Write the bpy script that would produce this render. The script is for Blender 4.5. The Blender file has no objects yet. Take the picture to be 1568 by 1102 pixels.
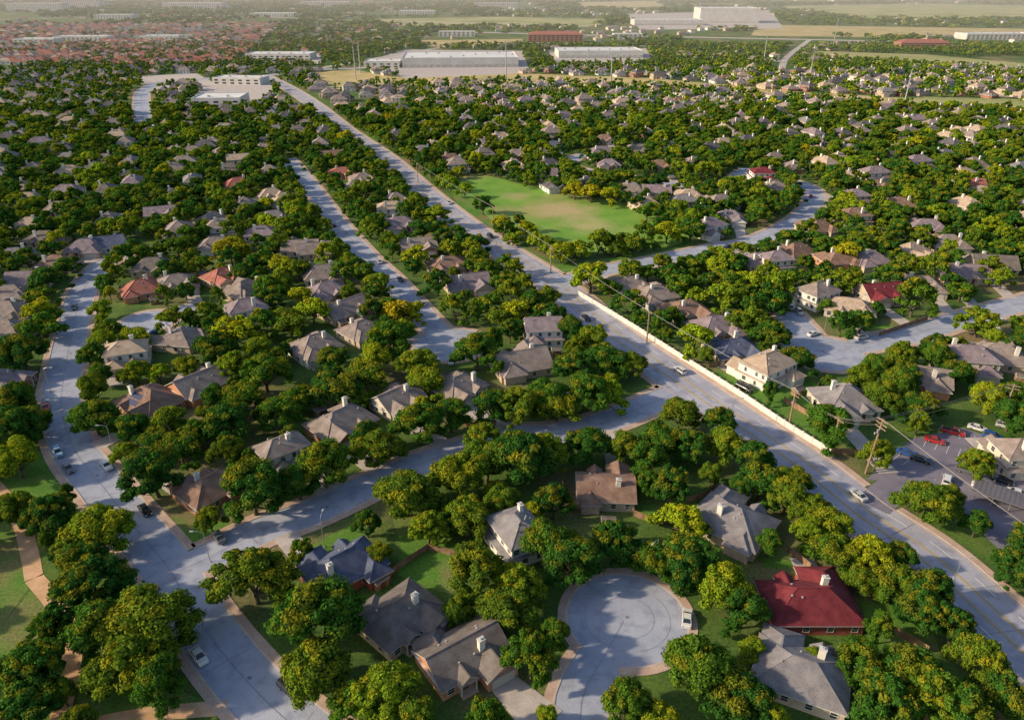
import bpy, math, random, time
import numpy as np
from mathutils import Vector, Matrix
T0=time.time()
random.seed(7); rng=np.random.default_rng(7)
scene=bpy.context.scene
COL=scene.collection
# ---------------------------------------------------------------- image pixel coordinates, projected through the camera -> metres on the ground
TH=math.radians(27.4); FO=1120.0; HC=110.0
sT,cT=math.sin(TH),math.cos(TH)
def S(px,py,z=0.0):
    xc=(px-784)/FO; yc=(551-py)/FO
    t=(HC-z)/(sT-yc*cT)
    return (xc*t,(cT+yc*sT)*t)
def SP(l): return [S(*p) for p in l]
# ---------------------------------------------------------------- materials
def newmat(name):
    m=bpy.data.materials.new(name); m.use_nodes=True
    nt=m.node_tree; b=nt.nodes['Principled BSDF']
    return m,nt,b
def nmat(name,c1,c2,scale=1.0,fine=20.0,rough=0.85,finea=0.25,bump=0.0,coord='pos',spec=0.3,metal=0,detail=5,big=None,patch=None):
    m,nt,b=newmat(name); N=nt.nodes; L=nt.links
    if coord=='pos': src=N.new('ShaderNodeNewGeometry').outputs['Position']
    else: src=N.new('ShaderNodeTexCoord').outputs['Object']
    n=N.new('ShaderNodeTexNoise'); n.inputs['Scale'].default_value=scale; n.inputs['Detail'].default_value=detail
    L.new(src,n.inputs['Vector'])
    r=N.new('ShaderNodeValToRGB'); r.color_ramp.elements[0].position=.35; r.color_ramp.elements[1].position=.65
    r.color_ramp.elements[0].color=(*c1,1); r.color_ramp.elements[1].color=(*c2,1)
    L.new(n.outputs['Fac'],r.inputs['Fac'])
    out=r.outputs['Color']
    if big:
        n3=N.new('ShaderNodeTexNoise'); n3.inputs['Scale'].default_value=big[1]; n3.inputs['Detail'].default_value=4
        L.new(src,n3.inputs['Vector'])
        r3=N.new('ShaderNodeValToRGB'); r3.color_ramp.elements[0].position=.5; r3.color_ramp.elements[1].position=.66
        r3.color_ramp.elements[0].color=(0,0,0,1)
        L.new(n3.outputs['Fac'],r3.inputs['Fac'])
        mx0=N.new('ShaderNodeMix'); mx0.data_type='RGBA'
        L.new(r3.outputs['Color'],mx0.inputs[0]); L.new(out,mx0.inputs[6]); mx0.inputs[7].default_value=(*big[0],1)
        out=mx0.outputs[2]
    for (cx,cy,rad,col) in (patch or []):   # worn ground, ragged edge
        vd=N.new('ShaderNodeVectorMath'); vd.operation='DISTANCE'; L.new(src,vd.inputs[0]); vd.inputs[1].default_value=(cx,cy,0)
        n4=N.new('ShaderNodeTexNoise'); n4.inputs['Scale'].default_value=.09; n4.inputs['Detail'].default_value=6; L.new(src,n4.inputs['Vector'])
        ma=N.new('ShaderNodeMath'); ma.operation='MULTIPLY_ADD'; L.new(n4.outputs['Fac'],ma.inputs[0]); ma.inputs[1].default_value=rad*1.6; L.new(vd.outputs['Value'],ma.inputs[2])
        mp=N.new('ShaderNodeMapRange'); mp.inputs[1].default_value=rad*1.1; mp.inputs[2].default_value=rad*2.1; mp.inputs[3].default_value=.9; mp.inputs[4].default_value=0; L.new(ma.outputs[0],mp.inputs[0])
        mx1=N.new('ShaderNodeMix'); mx1.data_type='RGBA'; L.new(mp.outputs[0],mx1.inputs[0]); L.new(out,mx1.inputs[6]); mx1.inputs[7].default_value=(*col,1); out=mx1.outputs[2]
    n2=N.new('ShaderNodeTexNoise'); n2.inputs['Scale'].default_value=fine; n2.inputs['Detail'].default_value=3
    L.new(src,n2.inputs['Vector'])
    mr=N.new('ShaderNodeMapRange'); mr.inputs[1].default_value=.3; mr.inputs[2].default_value=.7
    mr.inputs[3].default_value=1-finea; mr.inputs[4].default_value=1+finea
    L.new(n2.outputs['Fac'],mr.inputs[0])
    mx=N.new('ShaderNodeMix'); mx.data_type='RGBA'; mx.blend_type='MULTIPLY'; mx.inputs[0].default_value=1
    L.new(out,mx.inputs[6]); L.new(mr.outputs[0],mx.inputs[7])
    L.new(mx.outputs[2],b.inputs['Base Color'])
    b.inputs['Roughness'].default_value=rough; b.inputs['Specular IOR Level'].default_value=spec; b.inputs['Metallic'].default_value=metal
    if bump:
        bp=N.new('ShaderNodeBump'); bp.inputs['Strength'].default_value=bump
        L.new(n2.outputs['Fac'],bp.inputs['Height']); L.new(bp.outputs[0],b.inputs['Normal'])
    return m
def pmat(name,c,rough=.5,metal=0,spec=.5,coat=0):
    m,nt,b=newmat(name)
    N=nt.nodes;L=nt.links
    n=N.new('ShaderNodeTexNoise'); n.inputs['Scale'].default_value=3
    tc=N.new('ShaderNodeTexCoord'); L.new(tc.outputs['Object'],n.inputs['Vector'])
    mr=N.new('ShaderNodeMapRange'); mr.inputs[3].default_value=.85; mr.inputs[4].default_value=1.12; L.new(n.outputs['Fac'],mr.inputs[0])
    mx=N.new('ShaderNodeMix'); mx.data_type='RGBA'; mx.blend_type='MULTIPLY'; mx.inputs[0].default_value=1
    mx.inputs[6].default_value=(*c,1); L.new(mr.outputs[0],mx.inputs[7]); L.new(mx.outputs[2],b.inputs['Base Color'])
    b.inputs['Roughness'].default_value=rough; b.inputs['Metallic'].default_value=metal; b.inputs['Specular IOR Level'].default_value=spec
    b.inputs['Coat Weight'].default_value=coat
    return m
M={}
M['ground']=nmat('grass_ground',(.05,.105,.02),(.10,.17,.03),.09,1.6,.95,.35,big=((.22,.17,.09),.02))
M['lawn']=nmat('lawn_grass',(.075,.185,.022),(.125,.24,.035),.12,1.8,.95,.3,big=((.19,.18,.07),.06))
M['park']=nmat('park_grass',(.12,.27,.03),(.19,.34,.05),.06,1.2,.95,.2,big=((.32,.31,.11),.02),patch=[(*S(870,322),17,(.44,.35,.19)),(*S(905,345),13,(.40,.36,.16)),(*S(790,300),9,(.34,.32,.13))])
M['drygrass']=nmat('dry_grass',(.36,.32,.13),(.55,.42,.22),.02,.3,.95,.2)
M['field']=nmat('field_grass',(.22,.27,.09),(.44,.39,.19),.008,.2,.95,.2)
M['road']=nmat('asphalt_residential',(.33,.36,.46),(.42,.45,.55),.10,4,.85,.10,big=((.30,.325,.42),.35))
M['artroad']=nmat('asphalt_arterial',(.34,.345,.43),(.42,.425,.505),.1,3,.85,.10,big=((.28,.285,.365),.25))
M['seal']=nmat('crack_sealant',(.19,.19,.24),(.24,.24,.29),.5,3,.8,.1)
M['lot']=nmat('asphalt_lot',(.16,.15,.20),(.23,.215,.27),.15,3,.9,.12)
M['concrete']=nmat('kerb_concrete',(.48,.38,.33),(.58,.48,.42),.4,5,.9,.12)
M['walk']=nmat('sidewalk_concrete',(.44,.31,.25),(.56,.42,.34),.3,4,.9,.15)
M['path']=nmat('gravel_path',(.52,.32,.18),(.66,.43,.27),.3,4,.95,.15)
M['drive']=nmat('driveway_concrete',(.42,.38,.36),(.54,.48,.46),.3,4,.9,.12)
M['white']=pmat('white_paint',(.75,.75,.73),.7)
M['yellow']=pmat('yellow_paint',(.60,.42,.08),.7)
M['wallstone']=nmat('limestone_wall',(.60,.58,.55),(.72,.70,.66),.6,5,.9,.12)
M['wood']=nmat('fence_wood',(.20,.12,.07),(.34,.22,.14),.8,8,.9,.2)
M['pole']=nmat('pole_wood',(.26,.17,.12),(.36,.25,.18),.8,8,.9,.2,coord='obj')
M['steel']=pmat('galvanised_steel',(.45,.46,.47),.45,.6)
M['cansteel']=pmat('weathered_canopy_metal',(.17,.16,.18),.6,.2)
M['wire']=pmat('wire',(.25,.24,.24),.5)
M['glass']=pmat('window_glass',(.03,.04,.05),.08,0,.8)
M['trim']=pmat('white_trim',(.62,.6,.57),.6)
M['garage']=pmat('garage_door',(.55,.52,.48),.6)
M['door']=pmat('front_door',(.15,.06,.03),.5)
M['vent']=pmat('roof_vent',(.42,.41,.41),.5)
M['chim']=nmat('chimney_siding',(.66,.62,.57),(.76,.72,.66),1,6,.9,.08,coord='obj')
M['solar']=pmat('solar_panel',(.02,.03,.09),.15,0,.8)
ROOF={'taupe':((.21,.17,.155),(.32,.265,.245)),'grey':((.175,.165,.18),(.265,.25,.265)),'brown':((.19,.115,.085),(.29,.19,.15)),
 'slate':((.065,.08,.14),(.12,.14,.21)),'red':((.125,.018,.025),(.20,.036,.046)),'mauve':((.19,.15,.17),(.29,.235,.26)),'tan':((.36,.27,.20),(.47,.37,.29)),
 'dark':((.085,.08,.09),(.14,.13,.145)),'rust':((.30,.105,.08),(.42,.17,.13)),'umber':((.135,.115,.105),(.205,.175,.165))}
for k,(a,b_) in ROOF.items(): M['roof_'+k]=nmat('shingle_'+k,a,b_,.45,7,.9,.3,bump=.3,coord='obj',detail=8)
WALL={'brick':((.30,.13,.09),(.40,.20,.14)),'orange':((.50,.23,.13),(.60,.31,.19)),'tan':((.46,.36,.27),(.56,.45,.35)),'white':((.66,.65,.63),(.76,.75,.72)),
 'cream':((.58,.51,.42),(.66,.60,.50)),'red':((.28,.07,.05),(.36,.11,.08)),'grey':((.42,.41,.41),(.52,.51,.50))}
for k,(a,b_) in WALL.items(): M['wall_'+k]=nmat('wall_'+k,a,b_,1.2,9,.9,.12,coord='obj')
M['whroof']=nmat('membrane_roof',(.62,.62,.64),(.74,.74,.75),.02,.2,.8,.06)
M['whwall']=nmat('precast_wall',(.56,.54,.52),(.66,.64,.62),.1,.5,.8,.06)
M['bark']=nmat('bark',(.09,.065,.045),(.16,.12,.085),2,9,.95,.3,coord='obj')
RAMP=((0,(.038,.118,.020)),(.25,(.055,.155,.022)),(.5,(.085,.19,.02)),(.70,(.13,.205,.02)),(.85,(.165,.25,.02)),(.96,(.22,.33,.022)),(1,(.34,.38,.018)))
BR=((0,(.22,.37,.02)),(.4,(.29,.40,.02)),(.7,(.36,.40,.018)),(1,(.42,.33,.018)))
def leafmat(name,far=False,ramp=RAMP):
    m,nt,b=newmat(name); N=nt.nodes; L=nt.links
    rp=N.new('ShaderNodeValToRGB')
    if far:
        at=N.new('ShaderNodeAttribute'); at.attribute_name='tint'; L.new(at.outputs['Fac'],rp.inputs['Fac'])
    else:
        oi=N.new('ShaderNodeObjectInfo'); L.new(oi.outputs['Random'],rp.inputs['Fac'])
    e=rp.color_ramp.elements
    e[0].position=0; e[0].color=(*ramp[0][1],1); e[1].position=1; e[1].color=(*ramp[-1][1],1)
    for p,c in ramp[1:-1]:
        x=e.new(p); x.color=(*c,1)
    g=N.new('ShaderNodeNewGeometry')
    mr=N.new('ShaderNodeMapRange'); mr.inputs[3].default_value=.62; mr.inputs[4].default_value=1.34
    L.new(g.outputs['Random Per Island'],mr.inputs[0])
    mx=N.new('ShaderNodeMix'); mx.data_type='RGBA'; mx.blend_type='MULTIPLY'; mx.inputs[0].default_value=1
    L.new(rp.outputs['Color'],mx.inputs[6]); L.new(mr.outputs[0],mx.inputs[7])
    tp=N.new('ShaderNodeAttribute'); tp.attribute_name='suntop'
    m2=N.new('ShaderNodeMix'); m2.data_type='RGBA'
    L.new(tp.outputs['Fac'],m2.inputs[0]); L.new(mx.outputs[2],m2.inputs[6]); m2.inputs[7].default_value=(.44,.33,.015,1)  # golden tint on crown tops: warm sunlight put into the leaf colour
    d=N.new('ShaderNodeBsdfDiffuse'); L.new(m2.outputs[2],d.inputs[0])
    if far: L.new(d.outputs[0],N['Material Output'].inputs['Surface'])
    else:
        t=N.new('ShaderNodeBsdfTranslucent'); ms=N.new('ShaderNodeMixShader'); ms.inputs[0].default_value=.25
        L.new(m2.outputs[2],t.inputs[0]); L.new(d.outputs[0],ms.inputs[1]); L.new(t.outputs[0],ms.inputs[2])
        L.new(ms.outputs[0],N['Material Output'].inputs['Surface'])
    return m
M['leaf']=leafmat('oak_leaves'); M['leaf_far']=leafmat('distant_leaves',True); M['leaf_br']=leafmat('young_leaves',False,BR)
M['core']=nmat('crown_shade_fill',(.015,.042,.008),(.03,.075,.012),1.5,5,.95,.3,coord='obj')  # solid fill inside crowns, coloured dark as shade between the leaves
# ---------------------------------------------------------------- mesh helpers
def link(o): COL.objects.link(o); return o
def quad_mesh(name,V,Q,mi,mats,attrs=None):
    me=bpy.data.meshes.new(name); V=np.asarray(V,np.float32); Q=np.asarray(Q,np.int32)
    me.vertices.add(len(V)); me.vertices.foreach_set('co',V.ravel())
    me.loops.add(Q.size); me.loops.foreach_set('vertex_index',Q.ravel())
    me.polygons.add(len(Q)); me.polygons.foreach_set('loop_start',np.arange(len(Q),dtype=np.int32)*4)
    for m in mats: me.materials.append(m)
    me.polygons.foreach_set('material_index',np.asarray(mi,np.int32))
    if attrs:
        for k,a in attrs.items():
            at=me.attributes.new(k,'FLOAT','POINT'); at.data.foreach_set('value',np.asarray(a,np.float32))
    me.update(calc_edges=True)
    return me
class MB:
    def __init__(s): s.p={}
    def add(s,key,vs,fs):
        v,f=s.p.setdefault(key,([],[])); n=len(v); v.extend([tuple(x) for x in vs]); f.extend([tuple(i+n for i in q) for q in fs])
    def poly(s,key,vs): s.add(key,vs,[tuple(range(len(vs)))])
    def box(s,key,c,sz,yaw=0):
        hx,hy,hz=sz[0]/2,sz[1]/2,sz[2]/2; ca,sa=math.cos(yaw),math.sin(yaw); vs=[]
        for dz in(-hz,hz):
            for dx,dy in((-hx,-hy),(hx,-hy),(hx,hy),(-hx,hy)):
                vs.append((c[0]+dx*ca-dy*sa,c[1]+dx*sa+dy*ca,c[2]+dz))
        s.add(key,vs,[(0,3,2,1),(4,5,6,7),(0,1,5,4),(1,2,6,5),(2,3,7,6),(3,0,4,7)])
    def cyl(s,key,p0,p1,r0,r1,n=8):
        p0=Vector(p0);p1=Vector(p1);d=(p1-p0).normalized(); a=d.orthogonal().normalized(); b=d.cross(a)
        vs=[]
        for p,r in((p0,r0),(p1,r1)):
            for i in range(n):
                t=2*math.pi*i/n; vs.append(p+(a*math.cos(t)+b*math.sin(t))*r)
        fs=[(i,(i+1)%n,n+(i+1)%n,n+i) for i in range(n)]+[tuple(range(n-1,-1,-1)),tuple(range(n,2*n))]
        s.add(key,vs,fs)
    def mesh(s,name,keys=None):
        keys=keys or list(s.p); V=[];Fc=[];mi=[]
        me=bpy.data.meshes.new(name)
        for j,k in enumerate(keys):
            v,f=s.p[k]; n=len(V); V+=v; Fc+=[tuple(i+n for i in q) for q in f]; mi+=[j]*len(f)
            me.materials.append(M[k] if k in M else M['trim'])
        me.from_pydata(V,[],Fc); me.polygons.foreach_set('material_index',mi); me.update()
        return me
    def obj(s,name,loc=(0,0,0),yaw=0):
        o=link(bpy.data.objects.new(name,s.mesh(name))); o.location=loc; o.rotation_euler=(0,0,yaw); return o
    def parented(s,name,loc,yaw,names):
        e=link(bpy.data.objects.new(name,None)); e.location=loc; e.rotation_euler=(0,0,yaw); e.empty_display_size=1
        g={}
        for k in s.p: g.setdefault(names(k),[]).append(k)
        for nm,ks in g.items():
            c=link(bpy.data.objects.new(nm,s.mesh(nm,ks))); c.parent=e
        return e
# ---------------------------------------------------------------- roads
def catmull(pts,step=2.5):
    P=[np.array(p,float) for p in pts]; P=[2*P[0]-P[1]]+P+[2*P[-1]-P[-2]]; out=[]
    for i in range(1,len(P)-2):
        a,b,c,d=P[i-1:i+3]; n=max(2,int(np.linalg.norm(c-b)/step))
        for k in range(n):
            t=k/n; out.append(.5*((2*b)+(-a+c)*t+(2*a-5*b+4*c-d)*t*t+(-a+3*b-3*c+d)*t**3))
    out.append(P[-2]); return np.array(out)
RD=[('residential_street',[(560,1200),(430,1095),(350,1010),(292,930),(258,870),(205,805),(155,742),(112,685),(94,620),(100,560),(112,500),(126,448),(160,405),(215,375)],10,'road'),
('residential_street',[(258,880),(310,858),(400,812),(480,783),(570,742),(650,708),(720,686),(780,668),(850,664),(930,645),(1010,612),(1060,592)],9.5,'road'),
('arterial_road',[(1740,1130),(1600,1015),(1512,935),(1417,850),(1322,785),(1235,715),(1140,650),(1035,578),(925,500),(850,435),(785,393),(708,342),(650,295),(590,242),(530,200),(480,160),(445,137),(405,116)],15.5,'artroad'),
('residential_street',[(440,243),(468,275),(495,312),(520,345),(560,392),(600,430),(640,475),(668,505),(690,528)],9.5,'road'),
('residential_street',[(850,437),(920,415),(1000,400),(1080,383),(1150,370),(1205,347),(1238,322),(1248,300),(1235,285),(1190,272)],10.5,'road'),
('residential_street',[(1145,258),(1115,279),(1050,284),(970,272),(900,262),(872,252),(885,240),(930,232),(990,222)],10,'road'),
('residential_street',[(1205,478),(1225,500),(1262,540),(1320,528),(1400,512),(1470,490),(1600,455)],10.5,'road'),
('residential_street',[(955,950),(925,1005),(898,1050),(888,1100),(900,1190)],9,'road'),
('residential_street',[(228,492),(255,482),(300,470)],8,'road'),
('access_road',[(1335,775),(1375,742),(1420,715)],8,'lot'),
('collector_road',[(222,195),(217,160),(222,138),(255,125),(310,121),(405,116),(470,108),(560,104)],14,'road'),
]
BULB=[(960,945,11.5),(690,527,12.5),(1262,540,13),(228,492,9.5)]
roads=[]
for i,(n,p,w,mk) in enumerate(RD): roads.append((n,catmull(SP(p)),w,mk))
bulbs=[(*S(x,y),r) for x,y,r in BULB]
RPTS=np.concatenate([np.c_[r[1],np.full(len(r[1]),r[2]/2),np.full(len(r[1]),i)] for i,r in enumerate(roads)])
BP=np.array(bulbs)
def roadgap(x,y,skip=-1):
    d=np.hypot(RPTS[:,0]-x,RPTS[:,1]-y)-RPTS[:,2]
    if skip>=0: d=d[RPTS[:,3]!=skip]
    m=d.min(); m2=(np.hypot(BP[:,0]-x,BP[:,1]-y)-BP[:,2]).min()
    return min(m,m2)
def nearest(x,y):
    d=np.hypot(RPTS[:,0]-x,RPTS[:,1]-y); k=int(d.argmin()); i=int(RPTS[k,3]); P=roads[i][1]
    j=int(np.hypot(P[:,0]-x,P[:,1]-y).argmin()); j2=min(j+1,len(P)-1); j1=max(j-1,0); t=P[j2]-P[j1]
    return P[j],math.atan2(t[1],t[0]),d[k],i
def offs(P,o):
    T=np.gradient(P,axis=0); T/=np.linalg.norm(T,axis=1)[:,None]+1e-9
    return P+np.c_[-T[:,1],T[:,0]]*o
def strip(mb,key,P,o0,o1,z0,z1=None,skip=None,dash=None):
    A=offs(P,o0);B=offs(P,o1)
    for k in range(len(P)-1):
        if skip is not None:
            m=(A[k]+B[k+1])/2
            if roadgap(m[0],m[1],skip)<-0.05: continue
        if dash and (k//dash)%2: continue
        a,b,c,d=A[k],A[k+1],B[k+1],B[k]
        if z1 is None: mb.poly(key,[(*a,z0),(*b,z0),(*c,z0),(*d,z0)])
        else:
            mb.add(key,[(*a,z0),(*b,z0),(*c,z0),(*d,z0),(*a,z1),(*b,z1),(*c,z1),(*d,z1)],[(4,5,6,7),(0,1,5,4),(2,3,7,6),(1,2,6,5),(3,0,4,7)])
kerb=MB(); walk=MB()
for i,(n,P,w,mk) in enumerate(roads):
    mb=MB(); z=.03+.004*i
    strip(mb,mk,P,-w/2,w/2,z)
    if n=='arterial_road':
        zz=.11
        for o in(-1.9,-1.6,1.6,1.9): strip(mb,'yellow',P,o-.08,o+.08,zz)
        for o in(-4.6,4.6): strip(mb,'white',P,o-.1,o+.1,zz,dash=2)
        for o in(-7.2,7.2): strip(mb,'concrete',P,o-.2,o+.2,zz)
        for k in range(9,len(P)-4,11): # expansion / patch seams
            q=P[k]; t=P[k+1]-P[k]; a=math.atan2(t[1],t[0]); mb.box('seal',(q[0],q[1],.099),(.08,w*.9,.004),a+random.uniform(-.15,.15))
    else:
        zz=.115
        strip(mb,'seal',P,-.04,.04,zz)
        for k in range(6,len(P)-6,random.randint(7,9)):
            q=P[k]; t=P[k+1]-P[k]; a=math.atan2(t[1],t[0]); mb.box('seal',(q[0],q[1],.1175),(.06,w*.8,.004),a+random.uniform(-.3,.3))
        for k in range(12,len(P)-6,30):
            q=P[k]; mb.cyl('seal',(q[0]+1,q[1],.10),(q[0]+1,q[1],.125),.38,.38,12)
    mb.obj(n)
    if i in(9,): continue
    for sgn in(-1,1):
        o0=sgn*(w/2); o1=sgn*(w/2+.45)
        strip(kerb,'concrete',P,min(o0,o1),max(o0,o1),0,.15,skip=i)
        o0=sgn*(w/2+.46); o1=sgn*(w/2+2.0)
        strip(walk,'walk',P,min(o0,o1),max(o0,o1),.12,skip=i)
for j,(x,y,r) in enumerate(bulbs):
    mb=MB(); n=48
    mb.poly('road',[(x+r*math.cos(2*math.pi*k/n),y+r*math.sin(2*math.pi*k/n),.085+.004*j) for k in range(n)])
    for rr in(r*.45,r*.72):
        for k in range(n):
            a=2*math.pi*k/n;b=2*math.pi*(k+1)/n
            mb.poly('seal',[(x+q*math.cos(t),y+q*math.sin(t),.122) for q,t in((rr,a),(rr+.05,a),(rr+.05,b),(rr,b))])
    mb.cyl('seal',(x,y,.11),(x,y,.13),.4,.4,16)
    mb.obj('cul_de_sac_pavement')
    for k in range(n):
        a=2*math.pi*k/n;b=2*math.pi*(k+1)/n; m=(a+b)/2
        def ok(q): 
            X,Y=x+q*math.cos(m),y+q*math.sin(m); return (np.hypot(RPTS[:,0]-X,RPTS[:,1]-Y)-RPTS[:,2]).min()>0
        for (q0,q1,z0,z1,key,mm) in((r,r+.45,0,.15,'concrete',kerb),(r+.46,r+2.0,.0,.13,'walk',walk)):
            if ok(q1):
                mm.add(key,[(x+q*math.cos(t),y+q*math.sin(t),zz) for zz in(z0,z1) for q,t in((q0,a),(q1,a),(q1,b),(q0,b))],[(4,5,6,7),(0,1,5,4),(1,2,6,5),(2,3,7,6),(3,0,4,7)])
kerb.obj('kerbs'); walk.obj('sidewalks')
pp=MB()
for l,w in(([(-30,720),(5,760),(32,800),(46,850),(52,885)],3.4),([(52,885),(85,925),(108,975),(108,1030),(95,1080),(90,1150)],3.4),([(60,1130),(160,1105),(240,1092),(345,1083)],3.0)):
    strip(pp,'path',catmull(SP(l)),-w/2,w/2,.06)
pp.obj('gravel_footpath')
# ---------------------------------------------------------------- ground and fields
def sheet(name,key,poly,z):
    mb=MB(); mb.poly(key,[(*p,z) for p in poly]); return mb.obj(name)
g=MB(); g.poly('ground',[(-12000,-600,0),(12000,-600,0),(12000,22000,0),(-12000,22000,0)]); g.obj('ground')
def smoothpoly(l,n=6):
    P=[np.array(S(*p)) for p in l]; out=[]; m=len(P)
    for i in range(m):
        a,b,c,d=P[i-1],P[i],P[(i+1)%m],P[(i+2)%m]
        for k in range(n):
            t=k/n; out.append(.5*((2*b)+(-a+c)*t+(2*a-5*b+4*c-d)*t*t+(-a+3*b-3*c+d)*t**3))
    return out
park=[(690,278),(735,268),(800,282),(870,298),(950,310),(1010,335),(1055,362),(1020,378),(930,384),(850,388),(800,365),(745,335),(710,305)]
parkv=smoothpoly(park); sheet('park_lawn','park',parkv,.008)
lawnp=[[(680,280),(705,290),(760,345),(815,385),(850,405),(1010,385),(1060,372),(1060,380),(1010,397),(850,425),(800,395),(720,342)],
 [(0,690),(60,690),(125,770),(60,850),(30,800),(0,760)],[(0,770),(20,800),(45,850),(45,900),(0,960)],[(1195,575),(1255,570),(1265,605),(1330,650),(1290,690),(1200,640),(1170,612)],
 [(1085,560),(1130,575),(1190,612),(1260,665),(1255,680),(1170,635),(1085,575)],[(250,790),(350,800),(390,815),(310,845),(250,800)],[(110,520),(160,520),(160,600),(110,640)],
 [(450,850),(560,790),(590,800),(560,830),(460,862)],[(610,850),(700,830),(730,860),(690,910),(610,880)],[(980,755),(1060,760),(1040,800),(985,790)],
 [(1160,850),(1230,830),(1240,870),(1170,870)],[(1320,920),(1420,930),(1440,1000),(1330,1000)],[(600,790),(690,780),(690,850),(620,860)],[(540,190),(640,178),(665,190),(620,212),(570,215)],[(1280,500),(1350,495),(1390,505),(1330,518),(1280,522)],
 [(120,1060),(260,1050),(330,1080),(200,1095),(120,1105)],[(0,960),(50,900),(85,940),(100,980),(95,1080),(0,1100)]]
lz=.012; lawnv=[]
for l in lawnp:
    v=SP(l); lawnv.append(v); sheet('lawn','lawn',v,lz); lz+=.0011
tanp=[[(468,112),(540,106),(600,118),(790,112),(1000,120),(1240,142),(1568,160),(1640,165),(1640,178),(1450,168),(1250,152),(1000,134),(780,127),(600,131),(500,128)]]
tanv=[SP(l) for l in tanp]
for v in tanv: sheet('dry_grass_field','drygrass',v,.01)
fldp=[[(1160,38),(1400,42),(1700,46),(1700,60),(1400,58),(1150,55)],[(1190,10),(1420,6),(1700,12),(1700,30),(1300,28)],[(880,4),(1000,2),(1020,10),(900,14)],[(1390,148),(1568,152),(1568,170),(1420,166)],
 [(480,125),(545,118),(560,132),(510,138)],[(560,30),(760,26),(940,30),(900,42),(620,40)],[(640,62),(800,60),(800,68),(660,72)],[(1240,78),(1420,84),(1600,100),(1600,112),(1380,98),(1240,90)]]
fldv=[SP(l) for l in fldp]
for k,v in enumerate(fldv): sheet('open_field','field' if k%2 else 'drygrass',v,.02+.002*k)
lotp=[[(555,96),(620,76),(800,78),(812,112),(620,120)],[(300,128),(410,118),(420,140),(400,168),(300,172)],[(840,78),(990,74),(1000,98),(850,102)],[(375,84),(490,82),(495,98),(385,98)],[(960,22),(1180,16),(1200,44),(980,46)],
 [(200,118),(300,112),(330,128),(230,138)]]
lotv=[SP(l) for l in lotp]
for k,v in enumerate(lotv): sheet('concrete_yard','drive',v,.05+.003*k)
plot=[(1325,735),(1395,672),(1475,655),(1600,700),(1640,790),(1640,870),(1540,850),(1440,760),(1400,735)]
plotv=SP(plot); sheet('parking_lot','lot',plotv,.045)
lm=MB()
for a,b in(((1372,700),(1460,740)),((1400,672),(1490,700)),((1440,655),(1540,690))):
    A=np.array(S(*a));B=np.array(S(*b)); d=(B-A)/np.linalg.norm(B-A); n=np.array([-d[1],d[0]]); L_=np.linalg.norm(B-A)
    yaw=math.atan2(n[1],n[0])
    for k in range(int(L_/2.7)):
        c=A+d*2.7*k; lm.box('white',(c[0],c[1],.052),(4.8,.1,.006),yaw)
lm.obj('parking_bay_markings')
hw=[]
for l,w in(([(-60,70),(60,72),(130,66),(240,58),(330,50),(420,43),(620,47),(900,54),(1240,61),(1450,66),(1640,72)],30),([(880,8),(1100,6),(1350,3),(1568,0)],30),([(470,108),(700,70),(830,66),(1000,72),(1200,95)],12),([(1240,61),(1200,95),(1240,120),(1568,150)],10),([(0,30),(300,24),(560,32),(900,40)],24)):
    P=catmull(SP(l),20); hw.append((P,w)); mb=MB(); strip(mb,'drive',P,-w/2,w/2,.08+.005*len(hw)); mb.obj('highway')
HP=np.concatenate([np.c_[P,np.full(len(P),w/2)] for P,w in hw])
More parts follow.
